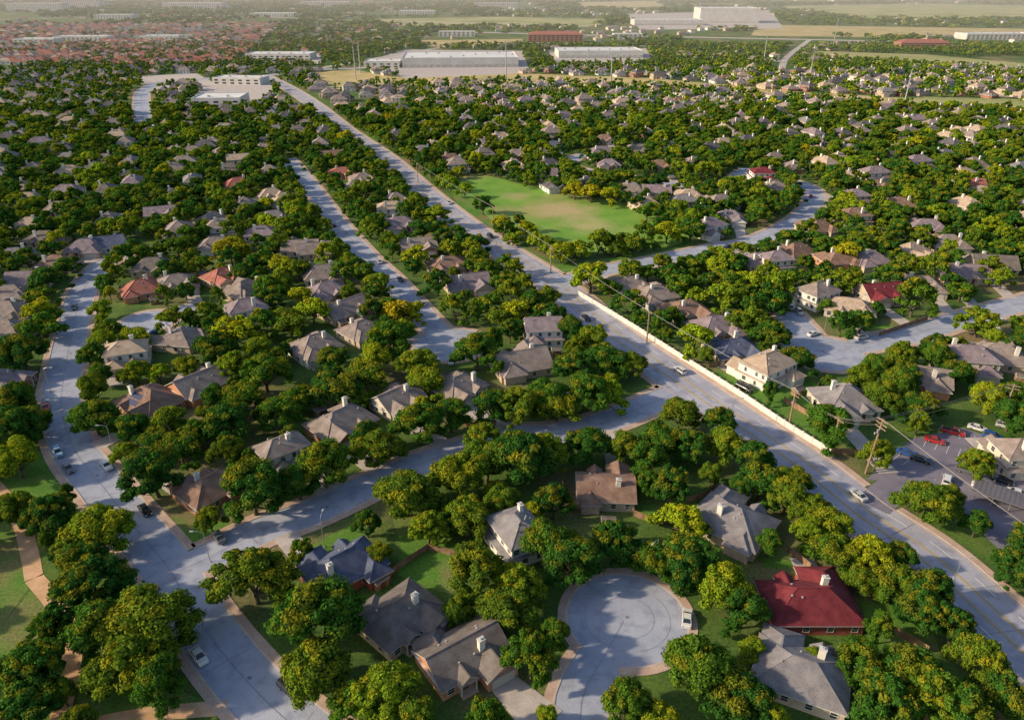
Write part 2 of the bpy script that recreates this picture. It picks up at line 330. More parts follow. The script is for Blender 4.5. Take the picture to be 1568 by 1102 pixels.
# ---------------------------------------------------------------- houses
def hip(mb,x0,x1,y0,y1,z,pitch,o,kind,rk,wk):
    X0,X1,Y0,Y1=x0-o,x1+o,y0-o,y1+o; w=X1-X0;d=Y1-Y0
    sw=w<d
    def T(a,b,c): return (b,a,c) if sw else (a,b,c)
    if sw: X0,X1,Y0,Y1=Y0,Y1,X0,X1; w,d=d,w; gx0,gx1,gy0,gy1=y0,y1,x0,x1
    else: gx0,gx1,gy0,gy1=x0,x1,y0,y1
    h=d/2*pitch; ym=(Y0+Y1)/2; k=d/2 if kind=='hip' else 0
    ra,rb=X0+k,X1-k
    if rb-ra<.6: m_=(X0+X1)/2; ra,rb=m_-.3,m_+.3
    R0=(ra,ym,z+h);R1=(rb,ym,z+h)
    c=[(X0,Y0,z),(X1,Y0,z),(X1,Y1,z),(X0,Y1,z)]
    mb.poly(rk,[T(*q) for q in(c[0],c[1],R1,R0)]); mb.poly(rk,[T(*q) for q in(c[2],c[3],R0,R1)])
    if kind=='hip':
        mb.poly(rk,[T(*q) for q in(c[1],c[2],R1)]); mb.poly(rk,[T(*q) for q in(c[3],c[0],R0)])
        for cc,R in((c[0],R0),(c[3],R0),(c[1],R1),(c[2],R1)):
            mb.cyl(rk,T(*cc),T(*R),.09,.09,4)
    else:
        hh=(gy1-gy0)/2*pitch; zo=z+o*pitch-.02
        for gx in(gx0,gx1): mb.poly(wk,[T(gx,gy0,zo-.3),T(gx,gy1,zo-.3),T(gx,gy1,zo),T(gx,ym,zo+hh),T(gx,gy0,zo)])
        for gx in (X0,X1):
            for ya in(Y0,Y1): mb.poly('trim',[T(gx,ya,z-.18),T(gx,ya,z),T(gx,ym,z+h),T(gx,ym,z+h-.2)])
    zz=z-.2
    for a in range(4):
        p,q=c[a],c[(a+1)%4]
        if kind!='hip' and a in(1,3): continue
        mb.poly('trim',[T(p[0],p[1],zz),T(q[0],q[1],zz),T(*q),T(*p)])
    mb.poly('trim',[T(q[0],q[1],zz) for q in c])
    cx=(ra+rb)/2; 
    if sw: mb.box(rk,(ym,cx,z+h+.02),(.3,rb-ra,.09))
    else: mb.box(rk,(cx,ym,z+h+.02),(rb-ra,.3,.09))
    return h
def window(mb,c,n,w,h):
    t=(-n[1],n[0]); yaw=math.atan2(t[1],t[0])
    P=lambda a,d,z:(c[0]+t[0]*a+n[0]*d,c[1]+t[1]*a+n[1]*d,c[2]+z)
    mb.box('glass',P(0,.015,0),(w,.03,h),yaw)
    for z in(-h/2,h/2,0): mb.box('trim',P(0,.04,z),(w+.1,.08,.09 if z else .05),yaw)
    for a in(-w/2,w/2): mb.box('trim',P(a,.045,0),(.09,.09,h+.1),yaw)
def house(w,d,st,rc,wc,seed,kind='hip',mir=1,solar=False):
    r=random.Random(seed); mb=MB(); rk='roof_'+rc; wk='wall_'+wc
    H1=2.9; H=H1*st; o=.5; pitch=r.uniform(.52,.68)
    w2,d2=w/2,d/2
    gw=w*r.uniform(.38,.45); gp=r.uniform(2.2,4.2)
    gx0,gx1=(w2-gw-.4,w2-.4) if mir>0 else (-w2+.4,-w2+.4+gw)
    def walls(x0,x1,y0,y1,z0,z1):
        mb.add(wk,[(x0,y0,z0),(x1,y0,z0),(x1,y1,z0),(x0,y1,z0),(x0,y0,z1),(x1,y0,z1),(x1,y1,z1),(x0,y1,z1)],[(0,1,5,4),(1,2,6,5),(2,3,7,6),(3,0,4,7)])
    main=(-w2,w2,-d2,d2)
    if st==1:
        walls(*main,0,H1); h=hip(mb,*main,H1,pitch,o,kind,rk,wk)
    else:
        walls(*main,0,H1)
        u=(-w2+.25,w2-.25,-d2+.25,d2-1.0)
        hip(mb,*main,H1,.28,o,'hip',rk,wk)
        walls(*u,H1,2*H1); h=hip(mb,*u,2*H1,pitch,o,kind,rk,wk)
    walls(gx0,gx1,-d2-gp,-d2+2,0,H1-.03); 
    hip(mb,gx0,gx1,-d2-gp,d2*.25,H1+.03,pitch*.98,o,r.choice(['hip','gable']) if kind=='hip' else 'gable',rk,wk)
    if r.random()<.7:
        rw=w*r.uniform(.3,.42); rx=(-w2+.7) if mir>0 else (w2-.7-rw); rp=r.uniform(1.2,2.6)
        walls(rx,rx+rw,d2-1,d2+rp,0,H1-.06); hip(mb,rx,rx+rw,-d2*.1,d2+rp,H1-.05,pitch*1.02,o,'hip',rk,wk)
    px=(-w2*.35) if mir>0 else (w2*.35)
    hip(mb,px-1.6,px+1.6,-d2-1.2,0,H1+.09,.75,.3,'gable',rk,wk)
    for q in(-1.5,1.5): mb.box('trim',(px+q,-d2-1.15,H1/2-.1),(.22,.22,H1-.2))
    mb.box('door',(px,-d2-.04,1.05),(1,.1,2.1)); mb.box('walk',(px,-d2-.9,.08),(3.2,1.8,.16))
    gc=(gx0+gx1)/2; gwid=min(4.8,gw-1)
    mb.box('garage',(gc,-d2-gp-.03,1.1),(gwid,.1,2.2))
    for z in(.55,1.1,1.65): mb.box('trim',(gc,-d2-gp-.085,z),(gwid,.02,.04))
    for lv in range(st):
        zc=1.55+lv*H1; ins=.25 if lv else 0
        for s_,ax in((-1,'x'),(1,'x')):
            for yy in(-d2*.5,d2*.2,d2*.6)[:r.choice([2,3])]:
                window(mb,(s_*(w2-ins),yy,zc),(s_,0),r.choice([.9,1.3]),1.3)
        n=4
        for k in range(n):
            xx=-w2+1.6+(w-3.2)*k/(n-1)
            if lv==1: window(mb,(xx,-d2+.25,zc),(0,-1),1.1,1.3); window(mb,(xx,d2-1.0,zc),(0,1),1.1,1.3)
            else:
                if not(gx0-.8<xx<gx1+.8) and abs(xx-px)>1.6: window(mb,(xx,-d2,zc),(0,-1),1.4,1.4)
                window(mb,(xx,d2,zc),(0,1),1.2,1.3)
    cx=r.choice([-1,1])*w*r.uniform(.12,.3); cy=r.choice([-1,1])*d*r.uniform(.05,.3); top=H+h*1.0+.7
    mb.box('chim',(cx,cy,top/2+.6),(1.15,.9,top-1.2)); mb.box('trim',(cx,cy,top+.06),(1.35,1.1,.12)); mb.box('vent',(cx,cy,top+.25),(.45,.45,.26))
    ym=0 if st==1 else -.375
    for k in range(r.randint(3,6)):
        vx=r.uniform(-w*.3,w*.3); vy=ym+r.choice([-1,1])*d*r.uniform(.08,.3)
        zz=H+(d2+o-abs(vy-ym))*pitch
        if abs(vx-cx)>1: mb.box('vent',(vx,vy,zz+.02),(.3,.3,.45))
    if solar:
        for a in range(4):
            for b in range(2):
                yy=-d2*.75+b*1.75; zz=H+(d2+o-abs(yy))*pitch+.08
                xx=-3.5+a*1.15
                mb.add('solar',[(xx,yy-.7,zz-.7*pitch),(xx+1.05,yy-.7,zz-.7*pitch),(xx+1.05,yy+.7,zz+.7*pitch),(xx,yy+.7,zz+.7*pitch)],[(0,1,2,3)])
    mb.gc=gc; mb.gy=-d2-gp
    return mb
def partname(k):
    if k.startswith('roof_'): return 'roof'
    if k.startswith('wall_'): return 'walls'
    return {'glass':'windows','trim':'trim','door':'door','garage':'garage_door','chim':'chimney','vent':'roof_vents','walk':'porch','solar':'solar_panels'}.get(k,k)
HN={'brick':'brick_house','orange':'brick_house','red':'brick_house','tan':'stone_house','white':'white_house','cream':'cream_house','grey':'grey_house'}
HOUSES=[
(1240,918,17,11,0,1,'red','red'),(1228,1025,15,11,-25,1,'grey','tan'),(927,742,13,11,-3,1,'brown','tan'),(1122,793,16,13,-40,1,'grey','tan'),
(790,808,12,10,-62,2,'grey','white'),(525,862,15,10,40,1,'slate','red'),(612,935,14,11,48,1,'umber','tan'),(708,993,14,10,35,1,'umber','orange'),
(322,742,13,10,52,1,'brown','brick'),(430,682,12,9,40,2,'taupe','white'),(522,642,15,11,45,1,'taupe','brick'),(608,607,12,10,45,1,'taupe','cream'),(702,588,13,10,45,1,'taupe','tan'),
(228,610,15,11,-30,1,'brown','orange'),(306,583,14,11,50,1,'taupe','orange'),(193,533,11,9,20,2,'tan','white'),(280,513,12,11,80,1,'taupe','tan'),
(481,526,13,11,40,1,'taupe','white'),(553,501,12,10,45,1,'taupe','tan'),(797,552,15,11,20,1,'taupe','tan'),(832,500,11,9,5,2,'mauve','white'),
(376,441,13,10,60,1,'taupe','tan'),(378,470,12,9,30,2,'mauve','white'),(527,470,14,11,45,1,'taupe','tan'),(500,442,13,10,30,1,'mauve','tan'),(495,417,14,10,20,1,'taupe','tan'),(460,376,14,10,10,1,'taupe','cream'),
(235,405,14,10,10,1,'umber','tan'),(215,440,12,10,30,1,'rust','orange'),(45,425,14,11,10,1,'mauve','tan'),(18,448,14,11,10,1,'taupe','tan'),(12,475,14,11,0,1,'taupe','tan'),(12,503,13,11,0,1,'taupe','tan'),(14,578,13,11,80,1,'mauve','brick'),
(340,420,12,10,50,1,'rust','tan'),(70,362,15,10,0,1,'umber','tan'),(95,400,14,10,0,1,'brown','tan'),(205,365,15,11,20,1,'slate','white'),(247,323,14,10,20,1,'mauve','grey'),(365,243,13,10,20,2,'tan','cream'),(365,280,14,10,30,1,'rust','tan'),
(415,295,13,10,30,1,'tan','cream'),(400,357,13,10,10,2,'mauve','white'),(325,335,14,10,60,1,'taupe','tan'),(715,431,15,11,20,1,'mauve','tan'),(686,402,15,11,20,1,'brown','tan'),(612,340,15,11,20,1,'mauve','tan'),(640,372,14,10,15,1,'taupe','brick'),
(523,262,14,10,20,1,'rust','orange'),(508,237,13,10,20,1,'brown','tan'),(545,285,13,10,20,1,'taupe','tan'),(330,372,13,10,20,1,'taupe','white'),
(1178,556,14,11,35,2,'tan','white'),(1293,608,14,13,5,1,'grey','cream'),(1125,530,14,11,15,1,'slate','tan'),(1246,447,12,10,30,2,'taupe','white'),(1303,468,15,10,-25,1,'tan','cream'),
(1095,496,14,11,20,1,'mauve','tan'),(1048,470,14,11,20,1,'brown','tan'),(1002,447,14,11,20,1,'taupe','grey'),(965,434,13,10,20,1,'taupe','tan'),(1348,445,14,11,10,1,'red','tan'),(1412,573,14,11,-20,1,'taupe','orange'),(1483,545,14,10,-10,2,'mauve','cream'),
(1530,541,15,11,-20,1,'taupe','tan'),(1570,690,13,10,0,2,'taupe','cream'),(1393,383,14,12,30,1,'tan','cream'),(1420,345,15,10,-10,1,'mauve','tan'),(1472,415,16,10,-10,1,'mauve','tan'),(1520,402,15,10,-10,1,'umber','tan'),(1410,432,14,10,-10,1,'taupe','tan'),
(1118,330,13,10,-10,1,'mauve','white'),(1085,343,13,10,30,2,'mauve','white'),(1005,290,14,10,-5,1,'mauve','tan'),(965,288,14,10,-5,1,'taupe','white'),(1055,297,13,10,0,1,'tan','cream'),(1310,298,12,10,10,2,'mauve','cream'),(1308,328,13,10,10,2,'brown','cream'),
(1175,262,12,10,0,2,'red','white'),(1285,265,14,10,-5,1,'tan','white'),(1218,382,13,10,30,1,'brown','tan'),(1160,396,14,10,20,1,'mauve','tan'),(1483,280,15,10,0,1,'rust','tan'),(1375,310,13,10,0,1,'brown','tan'),(1190,395,11,9,10,2,'mauve','white'),
(790,235,13,10,10,1,'taupe','orange'),(835,265,13,10,10,1,'mauve','cream'),(930,250,13,10,0,1,'mauve','tan'),(925,212,14,10,0,1,'brown','tan'),(848,222,13,10,0,1,'slate','tan'),(975,228,14,10,0,1,'taupe','tan'),
(690,242,14,10,20,1,'brown','tan'),(715,182,12,10,0,2,'mauve','white'),(675,160,13,10,0,1,'mauve','white'),(1010,252,13,10,0,1,'brown','tan'),(1250,215,13,10,0,1,'mauve','grey'),(1400,182,13,10,0,2,'mauve','white'),(1350,165,13,10,0,1,'mauve','white'),
(150,377,14,10,10,1,'mauve','tan'),(270,430,13,10,30,1,'taupe','tan'),(480,380,13,10,20,1,'taupe','tan'),(1240,345,13,10,20,1,'brown','tan'),(1330,395,14,11,10,1,'mauve','tan'),(1285,395,14,10,10,1,'brown','orange'),(1450,370,14,10,0,1,'taupe','tan'),
]
houses=[]; drv=MB()
for i,(px,py,w,d,yw,st,rc,wc) in enumerate(HOUSES):
    x,y=S(px,py,3.5 if st==1 else 5.5)
    if py<560 and not(1100<px<1300 and py>540): w*=1.13; d*=1.13
    elif py<660: w*=1.07; d*=1.07
    gp=roadgap(x,y)
    P,ta,dd,ri=nearest(x,y)
    need=max(w,d)/2+4.5
    if gp<need:
        v=np.array([x,y])-P; v/=np.linalg.norm(v)+1e-6; x+=v[0]*(need-gp)*.8; y+=v[1]*(need-gp)*.8
    yaw=math.radians(yw)
    yaw=max((yaw,yaw+math.pi),key=lambda a:(math.sin(a)*(P[0]-x)-math.cos(a)*(P[1]-y)))
    mb=house(w,d,st,rc,wc,i*13+5,kind='hip' if random.random()<.8 and i!=7 else 'gable',mir=random.choice([1,-1]),solar=(i==13))
    nm=HN[wc]
    if y<330: mb.parented(nm,(x,y,0),yaw,partname)
    else: mb.obj(nm,(x,y,0),yaw)
    houses.append((x,y,w,d,yaw,1))
    ca,sa=math.cos(yaw),math.sin(yaw); L_=0
    for k in range(2,30):
        lx,ly=mb.gc,mb.gy-k
        if roadgap(x+lx*ca-ly*sa,y+lx*sa+ly*ca)<.3: L_=k; break
    if not L_: L_=6
    ly=mb.gy-L_/2
    drv.box('drive',(x+mb.gc*ca-ly*sa,y+mb.gc*sa+ly*ca,.085+.0004*i),(5,L_,.1),yaw)
    if y<300 and i%2==0:   # garden shed behind the house
        lx,ly=random.uniform(-.3,.3)*w,d/2+5.5; X,Y=x+lx*ca-ly*sa,y+lx*sa+ly*ca
        if roadgap(X,Y)>4:
            sb=MB(); sb.add('wood',[(-1.5,-1.1,0),(1.5,-1.1,0),(1.5,1.1,0),(-1.5,1.1,0),(-1.5,-1.1,2),(1.5,-1.1,2),(1.5,1.1,2),(-1.5,1.1,2)],[(0,1,5,4),(1,2,6,5),(2,3,7,6),(3,0,4,7)])
            hip(sb,-1.5,1.5,-1.1,1.1,2.1,.6,.2,'gable','roof_umber','wood'); sb.box('door',(0,-1.14,.95),(1.1,.06,1.8))
            sb.parented('garden_shed',(X,Y,0),yaw,lambda k:{'wood':'walls','roof_umber':'roof'}.get(k,k))
def inpoly(x,y,P):
    c=False;n=len(P);j=n-1
    for i in range(n):
        if (P[i][1]>y)!=(P[j][1]>y) and x<(P[j][0]-P[i][0])*(y-P[i][1])/(P[j][1]-P[i][1])+P[i][0]: c=not c
        j=i
    return c
def infrus(x,y,m=.8): return abs(x)/(y*cT+HC*sT)<m
nohouse=[parkv]+lawnv+tanv+fldv+lotv+[plotv]
templ=[]
for k in range(24):
    rc=random.choice(['taupe','mauve','brown','umber','grey','tan','taupe','taupe','brown','grey','tan','umber','rust','dark']); wc=random.choice(['tan','cream','white','brick','tan'])
    templ.append((house(random.uniform(14,17),random.uniform(11,13),random.choice([1,1,2]),rc,wc,900+k,mir=random.choice([1,-1])).mesh('house_mesh'),HN[wc]))
for gy in range(0,32):
    for gx in range(-34,40):
        a=math.radians(17); u=gx*20.5+ (gy%2)*4; v=330+gy*25
        x=u*math.cos(a)-(v-330)*math.sin(a)*.4+random.uniform(-3,3); y=v+u*math.sin(a)*.35+random.uniform(-3,3)
        if y<300 or y>1080 or not infrus(x,y,.78): continue
        if random.random()<.14: continue
        if roadgap(x,y)<11 or any(inpoly(x,y,p) for p in nohouse): continue
        if any(math.hypot(x-h[0],y-h[1])<19.5 for h in houses): continue
        me,nm=random.choice(templ); o=link(bpy.data.objects.new(nm,me)); o.location=(x,y,0)
        o.rotation_euler=(0,0,a+random.choice([0,math.pi,math.pi/2])+random.uniform(-.15,.15))
        houses.append((x,y,15,12,0,0))
drv.obj('driveways')
HA=np.array([h[:6] for h in houses])
print('t houses',time.time()-T0)
# ---------------------------------------------------------------- walls and fences
wl=MB(); P=catmull(SP([(886,452),(960,497),(1040,548),(1130,605),(1200,652),(1272,697)]),3)
for k in range(len(P)-1):
    m=(P[k]+P[k+1])/2; dv=P[k+1]-P[k]; a=math.atan2(dv[1],dv[0]); L_=np.linalg.norm(dv)
    wl.box('wallstone',(m[0],m[1],.95),(L_-.4,.22,1.9),a); wl.box('wallstone',(P[k][0],P[k][1],1.05),(.42,.42,2.1),a); wl.box('concrete',(P[k][0],P[k][1],2.14),(.52,.52,.08),a)
wl.obj('boundary_wall')
def fenceline(l):
    P=catmull(SP(l),2.4)
    mb=MB()
    for k in range(len(P)-1):
        m=(P[k]+P[k+1])/2; dv=P[k+1]-P[k]; a=math.atan2(dv[1],dv[0]); L_=np.linalg.norm(dv)
        mb.box('wood',(m[0],m[1],.92),(L_-.02,.05,1.75),a); mb.box('wood',(P[k][0],P[k][1],1),(.12,.14,2),a)
        mb.box('wood',(m[0],m[1],1.5),(L_-.16,.12,.1),a)
    mb.obj('wooden_fence')
for l in ([(592,885),(625,862),(655,842)],[(655,842),(690,850),(735,862)],[(1200,615),(1240,640),(1272,668)],[(1085,563),(1110,560),(1130,572)],[(1240,640),(1250,600),(1262,575)],[(970,790),(1000,800),(1040,802)],
 [(1205,845),(1225,860),(1240,872)],[(1320,960),(1370,970),(1420,1000)],[(860,740),(870,775),(885,790)],[(1100,740),(1080,760),(1050,770)],[(690,640),(720,655),(760,650)],[(350,655),(380,640),(400,620)],[(1330,700),(1290,695),(1272,697)],
 [(1345,515),(1390,500),(1420,490)]): fenceline(l)
# ---------------------------------------------------------------- trees
def cubesphere(n=2):
    V=[];Q=[]
    for ax in range(3):
        for s in(-1,1):
            b=len(V)
            for i in range(n+1):
                for j in range(n+1):
                    p=[0,0,0];p[ax]=s;p[(ax+1)%3]=-1+2*i/n;p[(ax+2)%3]=(-1+2*j/n)*s
                    v=np.array(p,float);V.append(v/np.linalg.norm(v))
            for i in range(n):
                for j in range(n): Q.append((b+i*(n+1)+j,b+(i+1)*(n+1)+j,b+(i+1)*(n+1)+j+1,b+i*(n+1)+j+1))
    return np.array(V),np.array(Q)
CV,CQ=cubesphere(2)
def tree_arrays(r,R,Ht,nb,nl,ls,trunk=True,zlow=1.3,bs=1.0):
    a=r.uniform(0,2*np.pi,nb); u=np.sqrt(r.uniform(0,1,nb)); ph=r.uniform(0,6.28)
    Ra=R*(1+.20*np.sin(2*a+ph)+.12*np.sin(3*a+2*ph)); br=R*r.uniform(.15,.32,nb)*bs
    rr=u*(Ra-br*.75)
    dome=np.sqrt(np.clip(1-(rr/(R*1.12))**2,0,1))
    zt=zlow+(Ht-zlow)*dome
    z=zt-br*.85; low=r.random(nb)<.35; z[low]-=r.uniform(.15,.6,low.sum())*(z[low]-zlow)
    z+=r.normal(0,.055*Ht,nb); z=np.maximum(z,zlow+br*.4)
    C=np.c_[rr*np.cos(a),rr*np.sin(a),z]
    n=nb*nl; bi=np.repeat(np.arange(nb),nl)
    d=r.normal(size=(n,3)); d/=np.linalg.norm(d,axis=1)[:,None]; d[:,2]=np.where((d[:,2]<-.35),-d[:,2],d[:,2])
    p=C[bi]+d*(br[bi]*r.uniform(.72,1.15,n)*(1+.18*np.sin(5*d[:,0]+bi)*np.sin(6*d[:,1])))[:,None]*np.array([1,1,.8])
    D=np.linalg.norm((p[:,None,:]-C[None])/np.array([1,1,.8]),axis=2)/br[None]; D[np.arange(n),bi]=9
    keep=D.min(1)>.76; p=p[keep];d=d[keep];bi=bi[keep]; n=len(p)
    nn=d*1.0+r.normal(size=(n,3))*.4; nn/=np.linalg.norm(nn,axis=1)[:,None]
    t=np.cross(nn,r.normal(size=(n,3))); t/=np.linalg.norm(t,axis=1)[:,None]; b=np.cross(nn,t)
    s=ls*r.uniform(.6,1.3,n)[:,None]; s2=s*r.uniform(.5,.9,n)[:,None]
    V=np.stack([p-t*s,p-b*s2+t*s*.15,p+t*s,p+b*s2-t*s*.2],1).reshape(-1,3)
    Q=np.arange(n*4).reshape(-1,4)
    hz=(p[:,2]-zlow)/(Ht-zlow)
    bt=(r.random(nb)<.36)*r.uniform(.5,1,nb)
    suntop=np.clip((hz-.45)*1.8,0,.65)*bt[bi]*np.clip(d[:,2]+.3,0,1)*r.uniform(.5,1,n)  # weight of painted sunlight: high leaves facing up, on some lobes
    mi=[np.zeros(n,int)]; suntops=[np.repeat(suntop,4)]; Vs=[V];Qs=[Q]; off=len(V)
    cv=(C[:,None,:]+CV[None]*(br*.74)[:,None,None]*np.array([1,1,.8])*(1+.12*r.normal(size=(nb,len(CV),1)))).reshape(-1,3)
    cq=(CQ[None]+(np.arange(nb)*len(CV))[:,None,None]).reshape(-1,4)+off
    Vs.append(cv);Qs.append(cq);mi.append(np.ones(len(cq),int));suntops.append(np.zeros(len(cv)));off+=len(cv)
    if trunk:
        def tube(p0,p1,r0,r1,k=7):
            nonlocal off
            p0=np.array(p0);p1=np.array(p1);dd=(p1-p0)/np.linalg.norm(p1-p0); x=np.cross(dd,[.3,1,.1]);x/=np.linalg.norm(x);y=np.cross(dd,x)
            th=np.arange(k)*2*np.pi/k; ring=np.cos(th)[:,None]*x+np.sin(th)[:,None]*y
            v=np.r_[p0+ring*r0,p1+ring*r1]; q=np.array([(i,(i+1)%k,k+(i+1)%k,k+i) for i in range(k)])+off
            Vs.append(v);Qs.append(q);mi.append(np.full(k,2));suntops.append(np.zeros(2*k));off+=2*k
        fk=(r.uniform(-.3,.3),r.uniform(-.3,.3),2.0)
        tube((0,0,-.1),fk,.42,.3)
        for k in range(7):
            c=C[r.integers(nb)]; mid=np.array(fk)*.4+c*.6+np.array([0,0,-.5]); tube(fk,mid,.2,.12,5); tube(mid,c,.12,.05,5)
    return np.concatenate(Vs),np.concatenate(Qs),np.concatenate(mi),np.concatenate(suntops)
def tmesh(name,seed,*a,lk='leaf',**k):
    V,Q,mi,tp=tree_arrays(np.random.default_rng(seed),*a,**k)
    return quad_mesh(name,V,Q,mi,[M[lk],M['core'],M['bark']],{'suntop':tp})
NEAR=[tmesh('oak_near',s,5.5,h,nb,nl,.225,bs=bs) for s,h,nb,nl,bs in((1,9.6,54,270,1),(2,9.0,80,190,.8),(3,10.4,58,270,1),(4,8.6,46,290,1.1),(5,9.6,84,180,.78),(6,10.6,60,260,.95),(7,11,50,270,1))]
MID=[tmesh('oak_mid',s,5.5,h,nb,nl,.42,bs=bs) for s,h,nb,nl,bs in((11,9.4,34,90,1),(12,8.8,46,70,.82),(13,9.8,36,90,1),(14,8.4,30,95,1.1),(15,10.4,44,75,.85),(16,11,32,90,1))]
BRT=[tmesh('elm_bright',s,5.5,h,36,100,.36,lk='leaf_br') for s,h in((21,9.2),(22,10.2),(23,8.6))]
placed=[]; cell={}
def toonear(x,y,r,sp):
    k=(int(x//14),int(y//14))
    for i in(-1,0,1):
        for j in(-1,0,1):
            for (a,b,c) in cell.get((k[0]+i,k[1]+j),()):
                if math.hypot(a-x,b-y)<(c+r)*sp: return True
    return False
def put(x,y,r): cell.setdefault((int(x//14),int(y//14)),[]).append((x,y,r)); placed.append((x,y,r))
def tree(x,y,r,bright=False):
    me=random.choice(BRT if bright else NEAR if y<225 else MID)
    o=link(bpy.data.objects.new('elm_tree' if bright else 'oak_tree',me)); s=r/5.5
    o.location=(x,y,0); o.rotation_euler=(0,0,random.uniform(0,6.28)); o.scale=(s*random.uniform(.85,1.12),s*random.uniform(.85,1.12),(.35+.65*s)*random.uniform(.82,1.06)); return o
TREES=[(150,805,52),(125,850,42),(140,900,55),(228,950,60),(200,1010,62),(150,965,45),(75,945,34),(50,1020,52),(28,1080,50),(240,1040,38),(112,890,30),
(388,885,58),(490,960,68),(470,1030,50),(590,1050,52),(545,1055,38),(640,1090,36),(745,1090,34),(404,762,54),(236,727,44),(145,635,36),(330,798,22),(205,652,30),(350,645,36),(300,655,26),(430,630,30),(380,690,20),(500,715,42),(455,740,34),(580,682,40),(560,665,24),(640,650,36),(690,632,32),(620,755,44),(700,725,42),(745,705,40),(795,705,52),(830,690,34),(405,570,46),(510,590,40),(560,572,34),(600,525,40),(640,555,36),(730,540,32),(755,618,34),(710,660,34),(800,625,34),(840,605,36),(870,625,32),(880,560,36),(925,548,36),(968,550,26),(900,600,34),(900,675,36),(955,678,30),(1010,670,34),(1060,678,34),(1110,680,32),(1150,696,30),
(1165,732,32),(1205,756,30),(1245,772,34),(1275,795,34),(1280,835,34),(1335,840,34),(1375,882,38),(1385,840,24),(1425,900,36),(1465,948,34),(1420,930,40),(1320,875,26),(1140,735,22),(1240,805,26),
(715,785,36),(728,872,44),(790,888,38),(775,930,42),(835,835,40),(868,830,32),(890,865,44),(940,822,38),(812,1000,44),(850,960,26),(848,762,28),(1030,740,34),(995,730,22),(1000,845,36),(1055,852,46),(1030,885,34),(1105,890,44),(1140,925,34),(960,1065,42),(1070,1020,50),(1140,1060,54),(1010,1095,40),(1190,1090,26),(1320,998,34),(1360,1065,54),(1430,1065,54),(1395,1015,40),(1500,1005,42),(1545,1060,46),(1250,988,16),(1475,1085,40),(870,1095,22),(700,925,22),(815,775,18),(655,800,28),(560,790,20),(770,760,26),(1180,820,20),
(1420,765,40),(1500,700,30),(1500,790,22),(1540,860,34),(1345,690,22),(1385,565,24),(1340,558,24),(1320,575,24),(1550,630,28),(1180,512,30),(1110,455,30),(1130,490,20),(1200,455,30),(1400,460,32),(1500,490,34),(1380,540,26),(1350,605,26),(1180,590,14),(1290,492,20),(1320,488,20),(575,835,20),(100,745,12),(65,815,9),(60,640,30),(25,650,36),(25,700,34),(20,620,34),(35,540,34),(60,495,30),(165,500,20),(150,565,18),(100,470,16),(330,535,30),(445,660,18),(680,790,24),(275,680,30)]
BRIGHT=[(905,425,26),(1065,518,30),(360,505,36),(352,382,26),(610,478,24),(478,472,26),(460,450,22),(60,470,24),(240,560,18),(790,470,22),(942,602,32),(905,293,20),(935,297,18),(880,289,18),(1300,385,22),(1185,503,18),(1095,405,20),(640,470,20),(1105,445,24),(430,405,20)]
for br_,lst in((False,TREES),(True,BRIGHT)):
  for px,py,rp in lst:
    zc=5.5; x,y=S(px,py+rp*.12,zc); r=rp*(HC-zc)/(sT-(551-py)/FO*cT)/FO*1.05
    r=min(r,8.6)
    g_=roadgap(x,y); 
    if g_<1.5:
        P,ta,dd,ri=nearest(x,y); v=np.array([x,y])-P; v/=np.linalg.norm(v)+1e-6; x+=v[0]*(1.8-g_); y+=v[1]*(1.8-g_)
    put(x,y,r); tree(x,y,r,br_)
clear=[parkv]+lawnv[:5]+[lawnv[-1]]+tanv+fldv+lotv+[plotv]
row=[(700,270),(745,262),(790,270),(830,278),(870,288),(975,318),(1000,325),(1030,345),(1050,355),(1020,370),(985,372),(950,380),(915,388),(880,392),(845,388),(820,378),(795,352),(770,350),(740,325),(712,300),(690,290),(810,284),(850,286),(958,312),(990,335),(1010,352),(1040,330),(1060,345),(770,362),(785,372)]
for px,py in row:
    x,y=S(px,py+4); r=random.uniform(4,6.4); put(x,y,r); tree(x,y,r,random.random()<.15)
hr_all=(HA[:,2]+HA[:,3])/4
def fillpass(N,ylo,yhi,rads,sp,nearp):
    for _ in range(N):
        y=ylo+(yhi-ylo)*math.sqrt(random.random()); x=random.uniform(-1,1)*.8*(y*cT+HC*sT); r=random.uniform(*random.choice(rads))
        if toonear(x,y,r,sp): continue
        if y<190 and random.random()<nearp: continue
        dx=HA[:,0]-x; dy=HA[:,1]-y; dd=np.hypot(dx,dy)
        if (dd<hr_all+r*.48).any(): continue
        blk=(np.abs(dx)<hr_all*.95+r*.45)&(dy>0)&(dy<hr_all+17)
        if (blk&(HA[:,5]>.5)).any() and (r>3.5 or random.random()<.75): continue
        if blk.any() and random.random()<(.74 if r>4 else .38): continue
        k_=.55 if y>180 else .4
        if roadgap(x,y)<r*k_+1: continue
        if roadgap(x,y+6)<r*(.45 if y>180 else .25): continue
        if y>180 and roadgap(x,y+11)<0: continue
        if any(inpoly(x,y,p) for p in clear): continue
        put(x,y,r); tree(x,y,r,random.random()<.025)
fillpass(30000,75,720,[(4.4,7.2),(4.4,6.2)],.715,.35)
fillpass(16000,75,720,[(2.3,4.0)],.74,.35)
print('TREES',len(placed),'HOUSES',len(houses),time.time()-T0)
FARV=[tree_arrays(np.random.default_rng(50+s),5.5,9.0,10,14,1.05,trunk=False,zlow=1.0) for s in range(5)]
